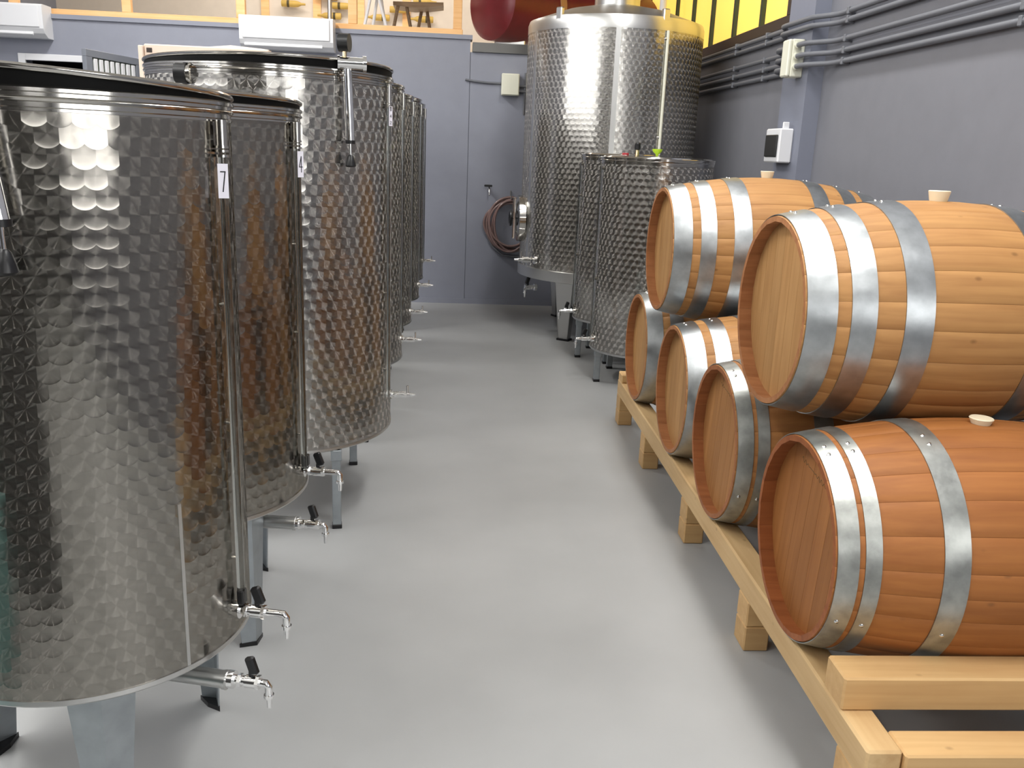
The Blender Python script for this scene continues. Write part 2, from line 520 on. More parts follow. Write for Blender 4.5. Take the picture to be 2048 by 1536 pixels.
# yellow window in the right wall
w1 = struct(bx(XR+.0, XR+.12, 6.28, 12.3, 2.45, 2.53, .004).obj('window_1', M['frame_brown']))
bx(XR+.0, XR+.12, 6.28, 6.36, 2.53, 3.55).obj('window_frame', M['frame_brown'], w1)
ys = [6.36, 7.00, 7.68, 8.36, 9.04, 9.72, 10.4, 11.1, 12.3]
for a, b in zip(ys, ys[1:]):
    bx(XR+.06, XR+.075, a+.025, b-.025, 2.53, 3.55).obj('pane', M['yellow'], w1)
for a in ys[1:-1]:
    bx(XR+.03, XR+.09, a-.025, a+.025, 2.53, 3.55).obj('mullion', M['mullion'], w1)

# doorway in the back wall with its recess coloured black for the dark interior, frame and the slatted leaf standing open
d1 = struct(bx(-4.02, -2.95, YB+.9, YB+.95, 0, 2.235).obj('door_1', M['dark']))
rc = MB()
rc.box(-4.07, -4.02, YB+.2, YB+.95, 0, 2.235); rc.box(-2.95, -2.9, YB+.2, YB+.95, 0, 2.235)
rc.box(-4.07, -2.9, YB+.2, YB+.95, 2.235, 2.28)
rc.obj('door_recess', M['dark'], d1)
dm = MB()
dm.box(-4.05, -3.985, YB-.03, YB+.0, 0, 2.255, .004)
dm.box(-2.985, -2.92, YB-.03, YB+.0, 0, 2.255, .004)
dm.box(-3.985, -2.985, YB-.03, YB+.0, 2.195, 2.255, .004)
dm.obj('door_frame', M['white_plastic'], d1)
hinge, free = Vector((-2.95, 8.98, 0)), Vector((-3.13, 8.17, 0))
dl = (free-hinge); wl = dl.length
lf = thing('door_leaf', 'grey slatted door leaf standing open in the back doorway', 'door', hinge, math.atan2(dl.y, dl.x))
fm = MB()
fm.box(0, wl, -.02, .02, 2.19, 2.25, .003); fm.box(0, wl, -.02, .02, .02, .12, .003)
fm.box(0, .06, -.02, .02, .12, 2.19, .003); fm.box(wl-.09, wl, -.02, .02, .12, 2.19, .003)
fm.obj('frame', M['door_grey'], lf)
bx(.06, wl-.09, -.004, .004, .12, 2.19).obj('panel', M['mullion'], lf)  # dark sheet stands for the dark gaps between the slats
for i in range(8):
    x = .09+i*(wl-.2)/7.6
    bx(x, x+.045, .004, .022, .13, 2.18, .003).obj('slat', M['white_plastic'], lf)

# ------------------------------------------------------------------ tanks
def shell(r, z0, z1, mt, parent, cz=0, n=128):
    me = bpy.data.meshes.new('shell')
    vs, fs, uv = [], [], []
    for k, z in enumerate((z0, z1)):
        for i in range(n+1):
            t = 2*PI*i/n
            vs.append((r*math.cos(t), r*math.sin(t), z))
    for i in range(n):
        fs.append((i, i+1, n+2+i, n+1+i))
    me.from_pydata(vs, [], fs)
    ul = me.uv_layers.new(name='UVMap')
    for p in me.polygons:
        for li in p.loop_indices:
            vi = me.loops[li].vertex_index
            k, i = divmod(vi, n+1)
            ul.data[li].uv = (2*PI*r*i/n, (z0, z1)[k])
    me.polygons.foreach_set('use_smooth', [True]*len(me.polygons))
    me.materials.append(mt)
    o = bpy.data.objects.new('shell', me)
    C.objects.link(o); o.parent = parent
    return o

def frame_at(a, r, z):
    """local axes of a fitting on the tank side: outward, sideways, up"""
    d = Vector((math.cos(a), math.sin(a), 0)); s = Vector((-d.y, d.x, 0)); o = d*r+Vector((0, 0, z))
    return lambda u, v=0, w=0: o+d*u+s*v+Vector((0, 0, w))

def tap(parent, a, r, z, style='lever', L=.12, dirv=None, name='tap', scale=1.0):
    """ball valve with black lever and bent hose tail; 'bar' = chrome T-handle tap with straight tail"""
    P = frame_at(a, r, z)
    if dirv is not None:
        d = Vector((math.cos(dirv), math.sin(dirv), 0)); s = Vector((-d.y, d.x, 0)); o = P(0)
        P = lambda u, v=0, w=0: o+d*u+s*v+Vector((0, 0, w))
    k = scale
    b = MB()
    b.cyl(P(-.004), P(.012*k), .021*k, n=20)
    b.cyl(P(.010*k), P(.040*k), .012*k, n=16)
    b.cyl(P(.022*k), P(.030*k), .0165*k, n=6)
    b.cyl(P(.040*k), P(.066*k), .0155*k, n=16)
    b.cyl(P(.066*k), P(.074*k), .0175*k, n=6)
    b.cyl(P(.074*k), P(L-.012*k), .009*k, n=14)
    bo = b.obj(name, M['chrome'], parent, 40)
    if style == 'lever':
        e = MB()
        e.tube([P(L-.016*k), P(L-.006*k, 0, 0), P(L, 0, -.008*k), P(L, 0, -.03*k)], .009*k, 12)
        e.cyl(P(L, 0, -.028*k), P(L, 0, -.036*k), .012*k, n=12)
        e.cyl(P(L, 0, -.036*k), P(L, 0, -.062*k), .0065*k, .0055*k, n=12)
        e.obj('spout', M['chrome'], bo, 40)
        h = MB()
        h.cyl(P(.053*k, 0, .012*k), P(.053*k, 0, .026*k), .006*k, n=10)
        mt = Matrix.Translation(P(.056*k, 0, .040*k)) @ Matrix.Rotation(a, 4, 'Z') @ Matrix.Rotation(-.35, 4, 'Y')
        h.box(-.011*k, .013*k, -.008*k, .008*k, -.02*k, .024*k, .004*k, mt)
        h.obj('lever', M['black_plastic'], bo)
    else:
        e = MB()
        e.cyl(P(L-.014*k), P(L+.012*k), .0075*k, .0055*k, n=12)
        e.cyl(P(L-.012*k), P(L-.008*k), .0105*k, n=12)
        e.obj('spout', M['chrome'], bo, 40)
        h = MB()
        h.cyl(P(.078*k, 0, .006*k), P(.078*k, 0, .042*k), .0045*k, n=10)
        h.obj('lever', M['chrome'], bo, 40)
    return bo

def rim_prof(r, z):
    """rolled rim of a tank: bead, plain band, bead"""
    return [(r-.004, z-.038), (r+.003, z-.037), (r+.003, z-.032), (r+.001, z-.030), (r+.001, z-.022), (r+.006, z-.020), (r+.007, z-.016), (r+.005, z-.013),
            (r+.003, z-.012), (r+.003, z-.006), (r+.008, z-.004), (r+.008, z+.002), (r+.004, z+.005), (r-.004, z+.004), (r-.006, z-.038)]

def leg_folded(parent, a, r, ztop, w0=.115, w1=.062, spread=0):
    """tapered leg folded from sheet: two wings meeting at an outer ridge"""
    P = frame_at(a, r, 0)
    m_ = MB()
    t = .004
    for sgn in (-1, 1):
        for (wa, wb, rd0, rd1) in ((w0, w1, .035, .022),):
            p = [P(.0, 0, ztop), P(-rd0, sgn*wa*.62, ztop), P(-rd1, sgn*wb*.62, .012), P(0, 0, .012)]
            q = [x+(P(-t, -sgn*t*.4)-P(0)) for x in p]
            m_.add(p+q, [(0,1,2,3), (7,6,5,4), (0,4,5,1), (1,5,6,2), (2,6,7,3), (3,7,4,0)])
    lg = m_.obj('leg', M['galv'], parent)
    f = MB()
    f.prism([P(.004, 0, 0), P(-.026, w1*.72, 0), P(-.034, 0, 0), P(-.026, -w1*.72, 0)], (0, 0, .014))
    f.obj('foot', M['black_plastic'], lg)
    return lg

def leg_square(parent, x, y, ztop, s=.036, rot=0):
    mt = Matrix.Translation((x, y, 0)) @ Matrix.Rotation(rot, 4, 'Z')
    lg = MB().box(-s/2, s/2, -s/2, s/2, .016, ztop, .003, mt).box(-s/2-.004, s/2+.004, -s/2-.004, s/2+.004, ztop-.045, ztop, .002, mt).obj('leg', M['galv'], parent)
    MB().box(-s/2-.002, s/2+.002, -s/2-.002, s/2+.002, 0, .018, .002, mt).obj('foot', M['black_plastic'], lg)
    return lg

def bottom(parent, r, z, drop=.035):
    MB().lathe([(r+.003, z+.014), (r+.004, z+.004), (r+.001, z), (r-.012, z-.002), (r*.5, z-drop*.7), (0, z-drop)], 96).obj('bottom', M['satin'], parent, 40)

def lid(parent, r, z, gap, am, base=.0, rim='steel'):
    """floating lid resting askew on the rim: black seal showing under a bright flange"""
    zo = lambda t: base+gap*(1+math.cos(t-am))/2
    top = MB().lathe([(r-.03, z+.006), (r+.004, z+.006), (r+.008, z+.010), (r+.008, z+.015), (r+.003, z+.019), (r-.03, z+.012), (r-.06, z-.01), (0, z-.012)], 96, zoff=zo).obj('lid', M['steel'], parent, 50)
    n = 96
    g = MB(); vs = []
    for (rr, hh, sh) in ((r-.012, -.03, 0), (r+.001, -.004, 0), (r+.001, .008, 1), (r-.02, .008, 1)):
        for i in range(n):
            t = 2*PI*i/n
            vs.append((rr*math.cos(t), rr*math.sin(t), z+hh+(zo(t) if sh else 0)))
    g.add(vs, [(k*n+i, k*n+(i+1) % n, (k+1)*n+(i+1) % n, (k+1)*n+i) for k in range(3) for i in range(n)])
    g.obj('seal', M['rubber'], top, 40)
    return top

def gauge(parent, a, r, ztop, zbot, rt=.0095, socket=.052, off=.015):
    """level gauge: steel socket under the rim, clear tube down to the tap"""
    P = frame_at(a, r+off, 0)
    s_ = MB()
    s_.cyl(P(0, 0, ztop-socket), P(0, 0, ztop), rt*1.25, n=20)
    for q in (.0, .008, .018): s_.cyl(P(0, 0, ztop-socket-q-.004), P(0, 0, ztop-socket-q+.001), rt*1.5, n=20)
    so = s_.obj('gauge_socket', M['steel'], parent, 40)
    tb = MB().cyl(P(0, 0, zbot), P(0, 0, ztop-socket-.02), rt, n=20).obj('gauge_tube', M['glass'], parent, 40)
    for zz in (zbot+.12, zbot+.45, zbot+.72):
        MB().cyl(P(-off-.002, 0, zz), P(-rt*.7, 0, zz), .003, n=8).obj('gauge_clip', M['steel'], parent, 40)

SEG = {'7': [((.12, .93), (.86, .93)), ((.86, .93), (.42, .02))],
       '4': [((.66, .02), (.66, .98)), ((.66, .98), (.10, .34)), ((.10, .34), (.95, .34))],
       '2': [((.1, .8), (.5, .98)), ((.5, .98), (.88, .74)), ((.88, .74), (.1, .03)), ((.1, .03), (.92, .03))],
       '8': [((.5, .98), (.85, .76)), ((.85, .76), (.5, .52)), ((.5, .52), (.12, .76)), ((.12, .76), (.5, .98)), ((.5, .52), (.9, .26)), ((.9, .26), (.5, .02)), ((.5, .02), (.1, .26)), ((.1, .26), (.5, .52))]}
def label(parent, pos, facing, w, h, text, ch, cw, stroke=.0028):
    """paper number label: flat print on a thin card"""
    mt = Matrix.Translation(pos) @ Matrix.Rotation(facing+PI/2, 4, 'Z')
    lb = MB().box(-w/2, w/2, -.0006, .0006, -h/2, h/2, 0, mt).obj('number_label', M['paper'], parent)
    n = len(text)
    k = MB()
    for i, c in enumerate(text):
        zc = h*.5-(i+.5)*h/n
        for (p, q) in SEG[c]:
            a = Vector(((p[0]-.5)*cw, 0, zc+(p[1]-.5)*ch)); b = Vector(((q[0]-.5)*cw, 0, zc+(q[1]-.5)*ch))
            d = (b-a).normalized(); s = Vector((-d.z, 0, d.x))*stroke/2
            a -= d*stroke*.4; b += d*stroke*.4
            vs = [mt @ (v+Vector((0, yy, 0))) for yy in (-.0012, -.0004) for v in (a+s, b+s, b-s, a-s)]
            k.add(vs, [(0,1,2,3), (7,6,5,4), (0,4,5,1), (1,5,6,2), (2,6,7,3), (3,7,4,0)])
    k.obj('print', M['ink'], lb)

def drain(parent, p0, p1, a):
    """stainless pipe from under the tank ending in a small lever tap"""
    p0, p1 = Vector(p0), Vector(p1)
    dp = MB().cyl(p0, p1, .021, n=24).cyl(p1-(p1-p0).normalized()*.004, p1+(p1-p0).normalized()*.004, .023, n=24).obj('drain_pipe', M['satin'], parent, 40)
    return dp

# --- tank 7, nearest on the left
def side_tank(label_text, cat_label, c, r, zb, zt, legs, legr, digit, gang, lbl):
    t = thing('steel_tank', cat_label, 'tank', (c[0], c[1], 0))
    shell(r, zb+.01, zt-.035, M['swirl'], t)
    bottom(t, r, zb)
    MB().lathe(rim_prof(r, zt), 128, closed=True).obj('rim', M['steel'], t, 40)
    for a in legs: leg_folded(t, math.radians(a), legr, zb-.004)
    return t

c7, r7, b7, t7 = (-.83, 1.99), .352, .40, 1.622
T7 = side_tank('7', 'steel tank numbered 7 nearest the camera, cut off at the left', c7, r7, b7, t7, (50, 170, 290), .315, '7', -10, None)
lid(T7, r7, t7, .034, math.radians(215))
ga = math.radians(-12)
gauge(T7, ga, r7, t7-.034, b7+.085)
P = frame_at(ga, r7+.016, 0)
label(T7, P(.004, -.0105, 1.466), math.radians(-66), .021, .070, '7', .044, .012, .0024)
tap(T7, ga, r7, b7+.07, 'lever', .125)
h = MB(); Q = frame_at(ga, r7+.016, b7+.075)
h.box(-.008, .008, -.012, .012, .012, .05, .003, Matrix.Translation(Q(-.0, -.0, 0)) @ Matrix.Rotation(ga, 4, 'Z'))
h.obj('gauge_valve_lever', M['black_plastic'], T7)
dp = drain(T7, (.10, -.10, .335), (.335, -.155, .333), 0)
tap(T7, math.radians(-24), .375, .333, 'lever', .095, math.radians(-12), 'drain_tap')
MB().box(-.0015, .0008, -.004, .004, b7+.012, .80, 0, Matrix.Rotation(math.radians(-39), 4, 'Z') @ Matrix.Translation((r7+.0002, 0, 0))).obj('weld_seam', M['satin'], T7)

c4, r4, b4, t4 = (-.853, 2.762), .400, .45, 1.640
T4 = side_tank('4', 'steel tank numbered 4 standing between tank 7 and the tank with the hand pump', c4, r4, b4, t4, (-41, 59, 150, 240), .36, '4', -10, None)
lid(T4, r4, t4, .012, math.radians(250), base=.006)
gauge(T4, math.radians(-11), r4, t4-.034, b4+.085)
P = frame_at(math.radians(-11), r4+.016, 0)
label(T4, P(.0115, -.0065, 1.488), math.radians(-42), .021, .074, '4', .046, .013, .0024)
tap(T4, math.radians(-8), r4, b4+.075, 'lever', .125)
Q = frame_at(math.radians(-8), r4+.016, b4+.08)
MB().box(-.008, .008, -.012, .012, .012, .05, .003, Matrix.Translation(Q(0)) @ Matrix.Rotation(math.radians(-8), 4, 'Z')).obj('gauge_valve_lever', M['black_plastic'], T4)
drain(T4, (.12, -.12, .382), (.385, -.146, .38), 0)
tap(T4, math.radians(-20.5), .415, .38, 'lever', .095, math.radians(-8), 'drain_tap')

# --- hand pump hanging on a tank rim
def pump(label_, loc, ang, z, gauge_dial=True, ln=.008):
    t = thing('hand_pump', label_, 'pump', loc, ang)
    b = MB()
    if gauge_dial: b.cyl((-.03, 0, z), (.06, 0, z), .022, n=20).cyl((.055, 0, z), (.068, 0, z), .028, n=20).cyl((-.036, 0, z), (-.028, 0, z), .026, n=20)
    else: b.cyl((-.07, 0, z), (.012, 0, z), .018, n=20).cyl((-.08, 0, z), (-.068, 0, z), .024, n=20)
    b.obj('manifold', M['chrome'], t, 40)
    MB().cyl((0, 0, z-.02), (ln, 0, z-.275), .0165, n=20).obj('cylinder', M['chrome'], t, 40)
    MB().cyl((ln, 0, z-.27), (ln, 0, z-.283), .019, n=20).obj('end_ring', M['black_plastic'], t, 40)
    MB().cyl((ln, 0, z-.28), (ln+.001, 0, z-.335), .0045, n=12).obj('rod', M['chrome'], t, 40)
    MB().lathe([(.006, z-.322), (.012, z-.328), (.018, z-.348), (.021, z-.362), (.016, z-.367), (0, z-.368)], 24, c=(ln+.001, 0, 0)).obj('knob', M['black_plastic'], t, 40)
    if gauge_dial:
        MB().cyl((-.01, 0, z+.018), (-.01, 0, z+.045), .008, n=12).obj('gauge_stem', M['brass'], t, 40)
        g = MB().cyl((-.028, .010, z+.070), (.008, -.003, z+.070), .032, n=28).obj('pressure_gauge', M['black_plastic'], t, 40)
        MB().cyl((-.0265, .0095, z+.070), (-.0295, .0105, z+.070), .024, n=28).obj('dial', M['paper'], g)
    return t

# --- the wide tank with the pump
cb, rb, bb, tb = (-.722, 3.80), .478, .345, 1.812
TB = thing('steel_tank', 'wide steel tank on square legs with a hand pump hung on its rim', 'tank', (cb[0], cb[1], 0))
shell(rb, bb+.01, tb-.035, M['swirl_big'], TB)
bottom(TB, rb, bb)
MB().lathe(rim_prof(rb, tb), 128, closed=True).obj('rim', M['steel'], TB, 40)
lid(TB, rb, tb, .020, math.radians(-40), base=.004)
for x, y in ((-.439, 3.43), (-.452, 4.19), (-1.0, 3.42), (-1.0, 4.18)):
    leg_square(TB, x-cb[0], y-cb[1], bb-.0, rot=math.radians(8))
gauge(TB, math.radians(-15), rb, tb-.034, bb+.16, rt=.008, socket=.06)
P = frame_at(math.radians(-15), rb+.016, 0)
label(TB, P(.0080, -.0035, 1.665), math.radians(-42), .018, .075, '842', .012, .009, .0016)
tap(TB, math.radians(-3), rb, bb+.14, 'bar', .10)
MB().tube([(rb*math.cos(a)*1.0, rb*math.sin(a), 0) for a in (0, .01)], .001).v
pp = frame_at(math.radians(-48), rb+.034, 0)
pw = pp(0)
pump('chrome hand pump with black pressure gauge on the rim of the wide tank', (cb[0]+pw.x, cb[1]+pw.y, 0), math.radians(10), 1.835)
pw = frame_at(math.radians(-84), r7+.04, 0)(0)
pump('hand pump with a black knob on tank 7, cut off by the left picture edge', (-.808, 1.598, 0), math.radians(-6), 1.672, False, .034)
# steel hose stub with black clamp on the left of that tank
st = thing('hose_clamp', 'short steel stub with a black clamp on the left of the wide tank', 'fitting', (-.958, 3.372, 1.772))
MB().cyl((-.02, 0, 0), (.032, 0, 0), .030, n=24).lathe([(.030, .028), (.036, .028), (.036, .034), (.028, .034)], 24, axis='x', closed=True).cyl((-.005, 0, 0), (.002, .045, 0), .012, n=12).obj('stub', M['steel'], st, 40)
MB().cyl((-.022, 0, 0), (.018, 0, 0), .0345, n=28).obj('clamp_band', M['black_plastic'], st, 40)

# --- four more tanks behind it along the left side
def back_tank(lbl, c, r, zb, zt, ztap, style='bar'):
    t = thing('steel_tank', lbl, 'tank', (c[0], c[1], 0), 0)
    shell(r, zb+.01, zt-.035, M['swirl_big'], t)
    bottom(t, r, zb)
    MB().lathe(rim_prof(r, zt), 96, closed=True).obj('rim', M['steel'], t, 40)
    MB().lathe([(r-.02, zt), (r-.02, zt+.012), (r*.3, zt+.03), (r*.3, zt+.05), (0, zt+.055)], 64).obj('lid', M['steel'], t, 40)
    for a in (-50, 50, 130, 230): leg_square(t, (r-.03)*math.cos(math.radians(a)), (r-.03)*math.sin(math.radians(a)), zb)
    gauge(t, math.radians(-12), r, zt-.034, zb+.16, rt=.008, socket=.06)
    tap(t, math.radians(-2), r, ztap, style, .10)
    return t
back_tank('second tank of the far left row, just behind the wide pump tank', (-.69, 4.86), .44, .40, 1.85, .505)
back_tank('third tank of the far left row, two behind the wide pump tank', (-.66, 5.86), .42, .41, 1.855, .48)
back_tank('fourth tank of the far left row, last but one before the back wall', (-.64, 6.80), .42, .42, 1.885, .52)
back_tank('last tank of the far left row, close to the back wall', (-.64, 7.85), .42, .42, 1.90, .58)

# tall plywood crate between the tanks
cr = thing('plywood_crate', 'tall beige crate with two square holes, rising behind the wide tank', 'crate', (-1.36, 5.36, 0))
MB().box(-.345, .335, -.06, .06, 0, 2.045, .006).obj('box', M['crate'], cr)
MB().box(-.372, -.345, -.075, .075, 0, 2.035, .004).obj('end_panel', M['crate'], cr)
for z in (1.955, 2.012): MB().box(-.330, -.300, -.0635, -.060, z-.012, z+.012, .001).obj('dark_hole_patch', M['frame_brown'], cr)  # dark pads on the face give the dark of the two holes
film = MB().prism([(-.02, -.02, 2.046), (.12, -.02, 2.062), (.30, -.02, 2.05), (.335, -.02, 2.046)], (0, .06, 0)).obj('plastic_film', M['clearplastic'])
film.location = (-1.36, 5.36, 0)
tag(film, 'milky plastic film crumpled on top of the beige crate', 'film')

# --- tall tank at the back right
ct, rt_, bt_, tt_ = (1.378, 7.86), .738, .50, 2.60
TT = thing('tall_tank', 'tallest steel tank with a manhole neck in the back right corner', 'tank', (ct[0], ct[1], 0))
shell(rt_, bt_+.085, tt_-.10, M['swirl_tall'], TT)
MB().lathe([(rt_-.02, tt_-.105), (rt_+.001, tt_-.10), (rt_+.001, tt_-.03), (rt_-.01, tt_), (rt_*.6, tt_+.10), (.20, tt_+.15), (0, tt_+.155)], 128).obj('top_cone', M['satin'], TT, 50)
MB().lathe([(.19, tt_+.13), (.19, tt_+.22), (.215, tt_+.225), (.215, tt_+.245), (.17, tt_+.26), (0, tt_+.265)], 64).obj('manhole_neck', M['satin'], TT, 40)
MB().lathe([(rt_+.002, bt_+.09), (rt_+.010, bt_+.085), (rt_+.010, bt_), (rt_-.01, bt_-.005), (.1, bt_-.12), (0, bt_-.12)], 128).obj('bottom', M['satin'], TT, 40)
for a, w in ((236, .17), (356, .17), (116, .17)):
    P = frame_at(math.radians(a), rt_-.02, 0)
    lg = MB()
    for sg in (-1, 1):
        p = [P(0, 0, bt_), P(-.03, sg*w*.5, bt_), P(-.02, sg*.05, .015), P(0, 0, .015)]
    lg.prism([P(0, -w*.5, bt_), P(0, w*.5, bt_), P(-.03, .045, .015), P(-.03, -.045, .015)], P(-.006)-P(0))
    lg.prism([P(0, w*.5, bt_), P(-.10, w*.5, bt_), P(-.09, .045, .015), P(-.03, .045, .015)], P(0, -.006)-P(0))
    lg.prism([P(0, -w*.5, bt_), P(-.10, -w*.5, bt_), P(-.09, -.045, .015), P(-.03, -.045, .015)], P(0, .006)-P(0))
    lo = lg.obj('leg', M['satin'], TT)
    MB().prism([P(-.02, -.055, 0), P(-.02, .055, 0), P(-.10, .055, 0), P(-.10, -.055, 0)], (0, 0, .016)).obj('foot', M['black_plastic'], lo)
P = frame_at(math.radians(-67), rt_+.012, 0)
MB().cyl(P(0, 0, .95), P(0, 0, 2.50), .012, n=12).obj('level_tube', M['cream_plastic'], TT, 40)
for z in (2.44, 1.7): MB().cyl(P(-.014, 0, z), P(.004, 0, z), .016, n=12).obj('tube_bracket', M['chrome'], TT, 40)
for a in (200, 262):
    Pm = frame_at(math.radians(a), rt_+.0005, 0)
    MB().box(-.001, .0015, -.02, .02, bt_+.09, tt_-.1, 0, Matrix.Rotation(math.radians(a), 4, 'Z') @ Matrix.Translation((rt_, 0, 0))).obj('weld_seam', M['satin'], TT)
for a in (222, -68):
    P = frame_at(math.radians(a), rt_-.02, 0)
    MB().box(-.02, .02, -.03, .03, tt_-.05, tt_+.06, .008, Matrix.Translation(P(0)) @ Matrix.Rotation(math.radians(a), 4, 'Z')).obj('lifting_lug', M['satin'], TT)
# manway on the aisle side
P = frame_at(math.radians(182), rt_, 0)
mw = MB().cyl(P(-.02, 0, .98), P(.035, 0, .98), .20, n=40).cyl(P(.035, 0, .98), P(.05, 0, .98), .17, .12, n=40).obj('manway_door', M['steel'], TT, 40)
MB().box(-.012, .012, -.025, .025, .80, 1.16, .006, Matrix.Translation(P(.065)) @ Matrix.Rotation(PI, 4, 'Z')).obj('clamp_bar', M['chrome'], mw)
w_ = MB().cyl(P(.05, 0, .98), P(.09, 0, .98), .014, n=12)
w_.tube([P(.095, .062*math.cos(i*PI/12), .98+.062*math.sin(i*PI/12)) for i in range(24)], .011, 8, True)
for i in range(3):
    w_.cyl(P(.095, 0, .98), P(.095, .062*math.cos(i*2.1), .98+.062*math.sin(i*2.1)), .007, n=8)
w_.obj('hand_wheel', M['black_plastic'], mw, 40)
tap(TT, math.radians(212), rt_, .66, 'bar', .17, math.radians(188), 'racking_tap', 1.7)
tap(TT, math.radians(200), rt_-.10, .40, 'lever', .10, math.radians(195), 'drain_tap', 1.4)

# --- two low tanks in front of it
def low_tank(lbl, c, r, zb, zt, seam, tap_a, tap_z):
    t = thing('steel_tank', lbl, 'tank', (c[0], c[1], 0))
    shell(r, zb+.01, zt-.035, M['swirl_big'], t)
    bottom(t, r, zb)
    MB().lathe(rim_prof(r, zt), 96, closed=True).obj('rim', M['steel'], t, 40)
    MB().lathe([(r-.03, zt-.01), (r-.012, zt+.004), (r-.02, zt+.012), (r*.4, zt+.02), (0, zt+.022)], 64).obj('lid', M['steel'], t, 40)
    for a in (195, 250, 320, 60, 120): leg_square(t, (r-.03)*math.cos(math.radians(a)), (r-.03)*math.sin(math.radians(a)), zb, .04)
    tap(t, math.radians(tap_a), r, tap_z, 'lever', .12, math.radians(tap_a-10), 'tap', 1.1)
    P = frame_at(math.radians(seam), r+.014, 0)
    MB().cyl(P(0, 0, zb+.1), P(0, 0, zt-.06), .009, n=12).obj('gauge_tube', M['glass'], t, 40)
    for z in (zb+.1, zb+.5, zt-.3, zt-.07): MB().cyl(P(-.014, 0, z), P(.0, 0, z), .011, n=12).obj('gauge_clip', M['steel'], t, 40)
    return t
low_tank('low steel tank on square legs beside the far barrels', (1.40, 6.03), .378, .225, 1.535, 188, 190, .30)
low_tank('low steel tank half hidden between the tall tank and the other low tank', (1.325, 6.765), .330, .30, 1.548, 186, 188, .36)
# things on the lid
fn = MB().lathe([(.008, 1.556), (.010, 1.566), (.030, 1.585), (.033, 1.600), (.030, 1.600), (0, 1.575)], 24).obj('funnel', M['lime'], None, 40)
fn.location = (1.36, 5.88, 0)
tag(fn, 'lime green plastic stopper on the lid of the low tank', 'stopper')
vt = thing('air_valve', 'black air valve with a brass base on the low tank lid', 'valve', (1.235, 5.92, 1.554))
MB().cyl((0, 0, 0), (0, 0, .035), .014, .011, n=14).obj('valve_base', M['brass'], vt, 40)
MB().lathe([(.010, .033), (.019, .038), (.019, .075), (.012, .083), (0, .084)], 20).obj('valve_cap', M['black_plastic'], vt, 40)
rd = MB().lathe([(.022, 1.553), (.024, 1.562), (.020, 1.568), (0, 1.569)], 20).obj('bung_cap', M['redplastic'], None, 40)
rd.location = (1.165, 5.96, 0)
tag(rd, 'small red cap lying on the low tank lid', 'cap')

# ------------------------------------------------------------------ barrel rack
RY = -math.atan(.0165)      # the rack runs a touch off the wall's direction
rk = thing('barrel_rack', 'pale pine rack of rails and blocks carrying six wine barrels', 'rack', (.973, 1.643, 0), RY)
RZ = .265
MB().box(0, .085, 0, 3.36, RZ-.092, RZ, .006).obj('rail', M['pine'], rk)
MB().box(.74, .825, 0, 3.36, RZ-.092, RZ, .006).obj('rail', M['pine'], rk)
for y in (.05, .84, 1.65, 2.53, 3.27):
    for x in (0.002, .742):
        MB().box(x, x+.082, y, y+.10, (RZ-.092)/2, RZ-.092, .004).obj('block', M['pineX'], rk)
        MB().box(x-.001, x+.081, y-.002, y+.098, 0, (RZ-.092)/2, .004).obj('block', M['pineX'], rk)
MB().box(0.0, .97, .15, .255, RZ, RZ+.09, .005).obj('chock_beam', M['pineX'], rk)
MB().box(.087, .738, -.01, .085, RZ-.092, RZ-.004, .005).obj('cross_beam', M['pineX'], rk)
MB().box(0.0, .90, 3.24, 3.345, RZ, RZ+.05, .005).obj('chock_beam', M['pineX'], rk)

